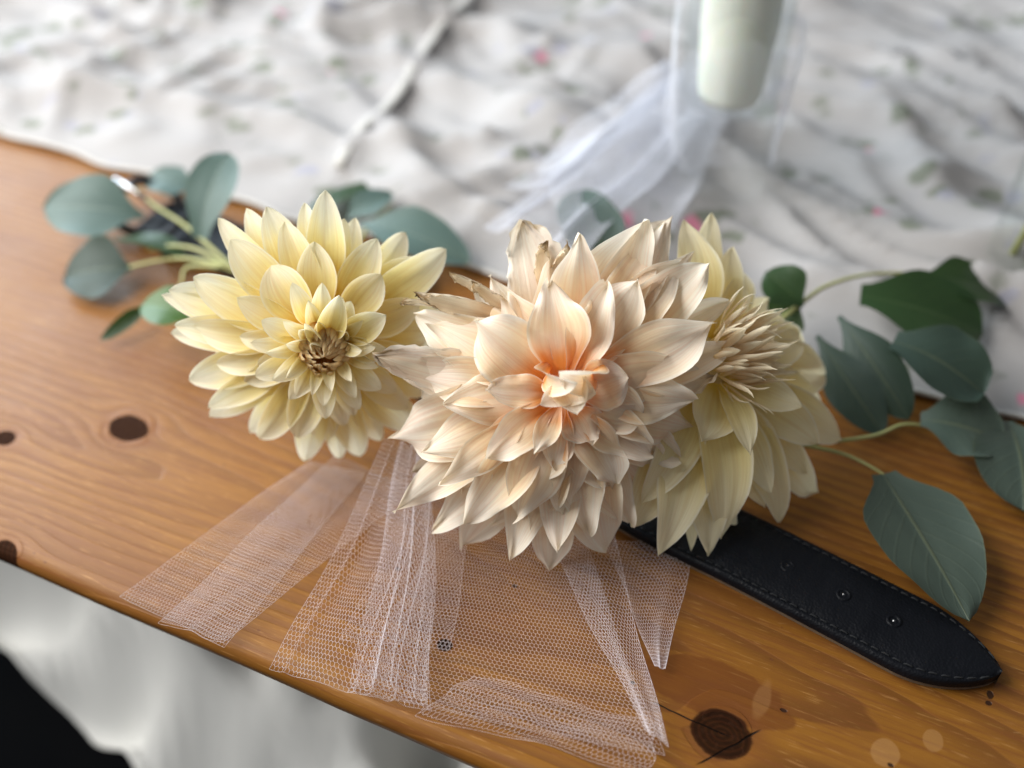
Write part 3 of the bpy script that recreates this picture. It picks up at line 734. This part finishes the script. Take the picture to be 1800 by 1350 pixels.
def build_collar():
    z0 = .0055
    tip = ground(1757, 1188, z0)
    path = [tip, ground(1630, 1132, z0), ground(1480, 1055, z0), ground(1310, 968, z0), ground(1150, 890, z0), ground(950, 770, z0), ground(700, 610, z0), ground(480, 470, z0), ground(272, 384, z0)]
    n = 220
    C, L = resample(path, n)
    hw = .0195
    root = empty('leather_collar', ground(1310, 968, 0))
    tag(root, 'black stitched leather dog collar with a pointed end, under the dahlias', 'collar')
    def half(s):                                   # pointed, ogival end
        q = min(1, s / .036); return hw * (1 - (1 - q) ** 1.75) ** .72 if s > 0 else 0
    T, S = [], []
    for i in range(n):
        t = (C[min(i + 1, n - 1)] - C[max(i - 1, 0)]).normalized(); T.append(t); S.append(t.cross(Vector((0, 0, 1))).normalized())
    th = .0030
    sec = [(-1, -.5, 0), (-1, .2, 0), (-.97, .75, 0), (-.90, 1.0, 0), (-.84, .82, 0), (-.78, 1.0, 0), (-.4, 1.25, 0), (0, 1.32, 0), (.4, 1.25, 0), (.78, 1.0, 0), (.84, .82, 0), (.90, 1.0, 0), (.97, .75, 0), (1, .2, 0), (1, -.5, 0)]
    v, f = [], []; m_ = len(sec)
    for i in range(n):
        s = L * i / (n - 1); h = max(half(s), .0004)
        for (a, zz, _) in sec:
            wr = (noise.noise(Vector((s * 230, a * 1.2, 3))) * .00045 + noise.noise(Vector((s * 60, a * 2, 1))) * .0006) * (1 - abs(a) ** 6) * smooth01(0, .02, s)
            inner = hw - h
            aa = a * h
            v.append(C[i] + S[i] * aa + Vector((0, 0, zz * th + wr)))
    for i in range(n - 1):
        for j in range(m_ - 1):
            f.append((i * m_ + j, i * m_ + j + 1, (i + 1) * m_ + j + 1, (i + 1) * m_ + j))
    f.append(tuple(range(m_)))
    mesh('strap', v, f, M['leather'], root)
    v, f = [], []                                  # pale underside layer
    for i in range(n):
        h = max(half(L * i / (n - 1)), .0004) - .0014
        for a, zz in ((-1, -.0051), (-1.02, -.0016), (1.02, -.0016), (1, -.0051)):
            v.append(C[i] + S[i] * a * h + Vector((0, 0, zz)))
    for i in range(n - 1):
        for j in range(4):
            f.append((i * 4 + j, i * 4 + (j + 1) % 4, (i + 1) * 4 + (j + 1) % 4, (i + 1) * 4 + j))
    f.append((0, 1, 2, 3)); f.append(tuple((n - 1) * 4 + k for k in (3, 2, 1, 0)))
    mesh('lining', v, f, M['rawedge'], root, smooth=False)
    def on(s):
        k = s / L * (n - 1); i = min(n - 2, int(k)); q = k - i
        return C[i].lerp(C[i + 1], q), T[i], S[i]
    # stitches in the groove along both sides of the visible end
    for side in (-1, 1):
        s = .0035
        while s < .235:
            p, t, w = on(s); p2, _, w2 = on(s + .0034)
            a = p + w * side * half(s) * .84; c = p2 + w2 * side * half(s + .0034) * .84
            a.z += th * .92; c.z += th * .92
            tube('stitch', [a - Vector((0, 0, .0006)), a.lerp(c, .2) + Vector((0, 0, .0003)), a.lerp(c, .8) + Vector((0, 0, .0003)), c - Vector((0, 0, .0006))], .00042, M['thread'], root, 5)
            s += .0045
    for px, py in ((1388, 990), (1488, 1036), (1577, 1081)):
        g = ground(px, py, z0 + th * 1.3)
        k = min(range(n), key=lambda i: (C[i] - g).length)
        p = C[k] + Vector((0, 0, th * 1.36)) + T[k] * ((g - C[k]).dot(T[k]))
        vv, ff = [], []
        for j, (r_, zz) in enumerate(((.0034, -.0006), (.0031, .0003), (.0024, .0004), (.0018, -.0001), (.0016, -.0012), (.0001, -.0012))):
            for i in range(18):
                a = 2 * math.pi * i / 18; vv.append(p + Vector((math.cos(a) * r_, math.sin(a) * r_, zz)))
        for j in range(5):
            for i in range(18): ff.append((j * 18 + i, j * 18 + (i + 1) % 18, (j + 1) * 18 + (i + 1) % 18, (j + 1) * 18 + i))
        ho = mesh('punched_hole', vv, ff, M['leather'], root)
        glint = tube('hole_glint', [p + Vector((-.0004, 0, -.0012)), p + Vector((.0004, .0004, -.0002))], .0007, M['nickel'], root, 6)  # bright metal bit added to imitate the glint in the hole
        glint.parent = ho
    # buckle at the far end
    p, t, w = on(L * .985)
    fr = []
    for k in range(29):
        a = 2 * math.pi * k / 28
        ca, sa = math.cos(a), math.sin(a)
        fr.append(p + t * (.016 + .016 * math.copysign(abs(ca) ** .5, ca)) + w * .021 * math.copysign(abs(sa) ** .5, sa) + Vector((0, 0, .006 + .006 * ca)))
    bu = tube('buckle', fr, .0030, M['gunmetal'], root, 8)
    pr = tube('prong', [p + Vector((0, 0, .008)), p + t * .018 + Vector((0, 0, .016)), p + t * .034 + Vector((0, 0, .020))], .0018, M['nickel'], root, 8); pr.parent = bu
    tube('keeper', [p - t * .02 + w * .022 + Vector((0, 0, -.003)), p - t * .02 + w * .022 + Vector((0, 0, .010)), p - t * .02 - w * .022 + Vector((0, 0, .010)), p - t * .02 - w * .022 + Vector((0, 0, -.003))], .003, M['leather'], root, 8)
build_collar()

# ------------------------------------------------------------------ tulle
m, b = material('tulle_thread', Roughness=.5, Base_Color=(.84, .79, .84)); M['tulle'] = m
m, b = material('white_tulle_thread', Roughness=.5, Base_Color=(.80, .82, .90)); M['tulle_white'] = m
def net(name, Sfun, wu, wv, cell, rad, mat, origin, edges=('l', 'r', 't')):
    """hexagonal net over the rest rectangle wu x wv; Sfun maps (u, v in 0..1) arrays to points"""
    s = cell / math.sqrt(3)                      # side of a hexagon with width = cell
    pts, idx = {}, []
    seg = []
    nc = int(wu / cell) + 1; nr = int(wv / (1.5 * s)) + 1
    for rI in range(nr):
        off = (cell / 2) if rI % 2 else 0
        for cI in range(nc):
            cx = cI * cell + off; cy = rI * 1.5 * s
            top = (cx, cy + s); ul = (cx - cell / 2, cy + s / 2); ll = (cx - cell / 2, cy - s / 2); ur = (cx + cell / 2, cy + s / 2)
            seg += [(ul, top), (top, ur), (ll, ul)]
    seg = np.array(seg)
    keep = (seg[..., 0].min(1) >= 0) & (seg[..., 0].max(1) <= wu) & (seg[..., 1].min(1) >= 0) & (seg[..., 1].max(1) <= wv)
    seg = seg[keep]
    A = seg[:, 0] / (wu, wv); Bq = seg[:, 1] / (wu, wv)
    ex_a, ex_b = [A], [Bq]
    k = np.linspace(0, 1, int(wv / cell * 1.2) + 2); kk = np.linspace(0, 1, int(wu / cell * 1.2) + 2)
    for e_ in edges:
        if e_ == 'l': q = np.stack([k * 0, k], 1)
        elif e_ == 'r': q = np.stack([k * 0 + 1, k], 1)
        elif e_ == 't': q = np.stack([kk, kk * 0 + 1], 1)
        else: q = np.stack([kk, kk * 0], 1)
        ex_a.append(q[:-1]); ex_b.append(q[1:])
    A = np.concatenate(ex_a); Bq = np.concatenate(ex_b)
    Pa = Sfun(A[:, 0], A[:, 1]); Pb = Sfun(Bq[:, 0], Bq[:, 1])
    d = Pb - Pa; ln = np.linalg.norm(d, axis=1, keepdims=True); ok = ln[:, 0] > 1e-5
    Pa, Pb, d, ln = Pa[ok], Pb[ok], d[ok], ln[ok]
    d = d / ln
    up = np.array([0, 0, 1.0]); s1 = np.cross(d, up); s1 /= np.maximum(np.linalg.norm(s1, axis=1, keepdims=True), 1e-6); s2 = np.cross(s1, d)
    ring = []
    for a in (math.pi / 2, math.pi * 7 / 6, math.pi * 11 / 6):
        ring.append((s1 * math.cos(a) + s2 * math.sin(a)) * rad)
    V = np.stack([Pa + ring[0], Pa + ring[1], Pa + ring[2], Pb + ring[0], Pb + ring[1], Pb + ring[2]], 1).reshape(-1, 3) - np.array(origin)
    n = len(Pa); base = (np.arange(n) * 6)[:, None]
    Fq = np.concatenate([base + np.array(q) for q in ((0, 1, 4, 3), (1, 2, 5, 4), (2, 0, 3, 5))])
    me = bpy.data.meshes.new(name)
    me.vertices.add(len(V)); me.vertices.foreach_set('co', V.astype(np.float32).ravel())
    me.loops.add(Fq.size); me.loops.foreach_set('vertex_index', Fq.astype(np.int32).ravel())
    me.polygons.add(len(Fq)); me.polygons.foreach_set('loop_start', np.arange(0, Fq.size, 4, dtype=np.int32))
    me.update(calc_edges=True); me.validate()
    me.materials.append(mat)
    o = bpy.data.objects.new(name, me); col.objects.link(o); o.location = origin
    return o
def nv3(v): return np.array([v[0], v[1], v[2]], dtype=float)
def sheet(tlp, trp, blp, brp, z=.004, folds=(), zamp=.0015, seed=0, bow=0, zt=None):
    """bilinear sheet between four pixels laid on the table; folds = (u0, width, height, lateral) ridges that fan down the sheet"""
    c = [nv3(ground(*p)) for p in (tlp, trp, blp, brp)]
    r = random.Random(seed); ph = [r.uniform(0, 6.28) for _ in range(6)]
    def S(u, v):
        u = np.asarray(u, float); v = np.asarray(v, float)
        uu = u + 0
        zz = np.full_like(u, 0.0)
        for (u0, w, h, lat) in folds:
            g = np.exp(-((u - u0 - lat * .3 * (1 - v)) / w) ** 2)
            zz += g * h * (1 - .5 * v); uu = uu - lat * g * np.tanh((u - u0) / w) * w * 1.1
        top = c[0] + (c[1] - c[0]) * uu[:, None]; bot = c[2] + (c[3] - c[2]) * uu[:, None]
        P = top + (bot - top) * v[:, None]
        P[:, 2] += z + zz + zamp * (np.sin(u * 9 + ph[0] + v * 3) + np.sin(u * 17 + v * 5 + ph[1]) * .6) + zamp * .5 * np.sin(v * 14 + ph[2] + u * 4)
        P[:, 0] += min(1, zamp / .0015) * (.0012 * np.sin(v * 9 + ph[3]) + .0010 * np.sin(u * 11 + ph[4] + v * 4))
        P[:, 1] += min(1, zamp / .0015) * .0012 * np.sin(u * 8 + ph[5]) * v + bow * np.sin(u * math.pi) * v
        if zt is not None: P[:, 2] += zt * (1 - v) ** 2
        P[:, 2] = np.maximum(P[:, 2], .0008)
        return P
    return S
CELL, RAD = .0026, .000066
def ribbon(label, tlp, trp, blp, brp, wu, wv, mat='tulle', cell=CELL, rad=RAD, edges=('l', 'r', 't'), **kw):
    S = sheet(tlp, trp, blp, brp, **kw)
    o = net('tulle_ribbon', S, wu, wv, cell, rad, M[mat], tuple(ground(*tlp)), edges)
    tag(o, label, 'ribbon', 'tulle ribbon ends trailing from the collar')
    return o
ribbon('sheer pink tulle end lying leftmost, edge fading onto the table edge', (545, 815), (640, 835), (212, 1052), (398, 1142), .075, .115, z=.002, seed=1, zamp=.0004, cell=.0022, rad=.000056)
ribbon('folded pink tulle end with a bright left edge, left of the gathered one', (590, 815), (735, 872), (284, 1108), (395, 1142), .060, .115, z=.006, seed=2, zamp=.0006, cell=.0021, rad=.00006, edges=('l', 'l', 'r', 't'))
ribbon('gathered white tulle end fanning out below the gap between two dahlias', (690, 835), (770, 850), (473, 1190), (757, 1268), .100, .125, z=.006, seed=3, zamp=.0010,
       folds=((.54, .03, .007, .8), (.65, .06, .012, .7), (.80, .035, .009, .8), (.10, .03, .003, .4)), zt=.02)
ribbon('dense gathered fold of tulle on the right half of the fanned end', (712, 838), (765, 850), (625, 1222), (758, 1262), .080, .122, z=.010, seed=21, zamp=.0012,
       folds=((.3, .05, .006, .7), (.55, .06, .008, .8), (.8, .05, .006, .7)), zt=.022, rad=.000056)
ribbon('flat sheer tulle end behind the gathered one', (730, 860), (835, 880), (600, 1130), (790, 1150), .060, .100, z=.003, seed=4, zamp=.0006, rad=.000056)
ribbon('broad sheer tulle sheet reaching the front edge of the table', (790, 930), (1020, 960), (610, 1222), (1165, 1335), .150, .135, z=.0025, seed=5, zt=.01, zamp=.0006, rad=.000056)
ribbon('turned over hem of tulle along the front edge of the table', (830, 1195), (1160, 1290), (740, 1268), (1130, 1372), .120, .030, z=.006, seed=6)
ribbon('narrow folded tulle end running from the peach dahlia to the bottom', (960, 960), (1072, 950), (1130, 1300), (1172, 1330), .042, .125, z=.008, seed=7, zamp=.0007, edges=('l', 'r', 't'))
ribbon('faint tulle layer beside the black strap, right of the folded end', (1060, 960), (1222, 955), (1150, 1180), (1166, 1186), .050, .085, z=.004, seed=8, zamp=.0005)

# net veil trailing back towards the candle
def veil(label, tlp, trp, blp, brp, wu, wv, z, seed, folds=()):
    S = sheet(tlp, trp, blp, brp, z=z, seed=seed, zamp=.004, folds=folds)
    o = net('tulle_ribbon', S, wu, wv, .0026, .00019, M['tulle_white'], tuple(ground(*tlp)), ('l', 'r'))
    tag(o, label, 'ribbon', 'white tulle trailing to the candle')
veil('bluish white tulle drawn from the candle towards the peach dahlia', (1180, 120, .03), (1290, 160, .03), (850, 410, .03), (1015, 480, .05), .15, .20, .002, 11, ((.3, .1, .006, .5), (.7, .1, .008, .5)))
veil('second tulle layer beneath the bluish one, wider over the cloth', (1190, 130, .022), (1300, 170, .022), (890, 330, .022), (1180, 420, .03), .14, .18, .002, 12, ((.2, .1, .006, .5), (.6, .1, .006, .5)))
veil('thin tulle strip rising to the candle over the cloth', (1170, 110, .034), (1260, 150, .034), (940, 290, .034), (985, 430, .055), .07, .19, .003, 13, ((.5, .2, .008, .7),))

# ------------------------------------------------------------------ candle, glass
m, b = material('clear_glass', Roughness=.04, Base_Color=(.9, .95, .93)); M['glass'] = m       # thin clear glass: reflects by angle, else lets light through
t_ = m.node_tree; fz = t_.nodes.new('ShaderNodeLayerWeight'); fz.inputs['Blend'].default_value = .12
tp = t_.nodes.new('ShaderNodeBsdfTransparent'); tp.inputs[0].default_value = (.975, .985, .98, 1); gl = t_.nodes.new('ShaderNodeBsdfGlossy'); gl.inputs['Roughness'].default_value = .04
ms = t_.nodes.new('ShaderNodeMixShader'); mu = t_.nodes.new('ShaderNodeMath'); mu.operation = 'MULTIPLY'; mu.inputs[1].default_value = .2; t_.links.new(fz.outputs[0], mu.inputs[0]); t_.links.new(mu.outputs[0], ms.inputs[0]); t_.links.new(tp.outputs[0], ms.inputs[1]); t_.links.new(gl.outputs[0], ms.inputs[2])
t_.links.new(ms.outputs[0], t_.nodes['Material Output'].inputs[0])
m, b = material('sage_wax', Roughness=.45, Subsurface_Weight=.3, Subsurface_Scale=.01); o3, x, y, z = coords()
link(mixc(noi(o3, 30, 2), (.74, .77, .71), (.66, .68, .60)), b.inputs['Base Color']); M['wax'] = m
def lathe(name, c, prof, mat, parent, seg=40):
    v, f = [], []; n = len(prof)
    for i in range(seg):
        a = 2 * math.pi * i / seg
        for r, z in prof: v.append(Vector(c) + Vector((r * math.cos(a), r * math.sin(a), z)))
    for i in range(seg):
        for j in range(n - 1):
            f.append((i * n + j, ((i + 1) % seg) * n + j, ((i + 1) % seg) * n + j + 1, i * n + j + 1))
    return mesh(name, v, f, mat, parent)
def candle_at(px, py):
    g = ground(px, py, .014)
    h = empty('candle_holder', g)
    tag(h, 'clear glass candle holder standing on the sprigged cloth', 'candle holder')
    lathe('glass_body', g, [(.0001, 0), (.029, 0), (.031, .003), (.0305, .012), (.0295, .05), (.0300, .135), (.0288, .135), (.0286, .075), (.0280, .060), (.020, .0578), (.0001, .0575)], M['glass'], h)
    c = empty('candle', g + Vector((0, 0, .0585)))
    tag(c, 'thick off white candle standing in the glass holder', 'candle')
    wb = lathe('wax_body', g, [(.0001, .0585), (.0170, .0585), (.0185, .064), (.0215, .10), (.0240, .22), (.022, .226), (.010, .223), (.0001, .222)], M['wax'], c)
    wk = tube('wick', [g + Vector((0, 0, .221)), g + Vector((0, .001, .232))], .001, M['thread'], c, 6); wk.parent = wb
candle_at(1258, 318)
def wrap():
    g = ground(1258, 318, .014)
    def S(u, v):
        a = u * 2 * math.pi * 1.6; r = .0325 + .004 * v + .0022 * np.sin(a * 7 + v * 3) + .0015 * np.sin(a * 13)
        return np.stack([g.x + r * np.cos(a), g.y + r * np.sin(a), g.z + .028 + .075 * v + .006 * np.sin(a * 3)], 1)
    o = net('tulle_ribbon', S, .30, .08, .0026, .00008, M['tulle_white'], tuple(g), ('t', 'b'))
    tag(o, 'white tulle wrapped round the glass candle holder', 'ribbon', 'white tulle trailing to the candle')
wrap()
g = ground(1800, 470, .012)
h = empty('bud_vase', g); tag(h, 'clear glass vase cut off by the right edge of the picture', 'vase')
lathe('glass_body', g, [(.0001, 0), (.022, 0), (.0235, .004), (.0225, .03), (.021, .09), (.0225, .13), (.021, .13), (.0195, .09), (.021, .03), (.0215, .008), (.0001, .006)], M['glass'], h)
e = empty('cut_stems', g + Vector((0, 0, .008))); tag(e, 'green cut stems inside the vase at the right edge', 'stems')
for k in range(4):
    a = k * 1.6
    tube('stem', [g + Vector((.010 * math.cos(a), .010 * math.sin(a), .010)), g + Vector((-.004 * math.cos(a), -.006 * math.sin(a), .09)), g + Vector((-.014 * math.cos(a), -.012 * math.sin(a), .17))], .0022, M['stem'], e, 7)
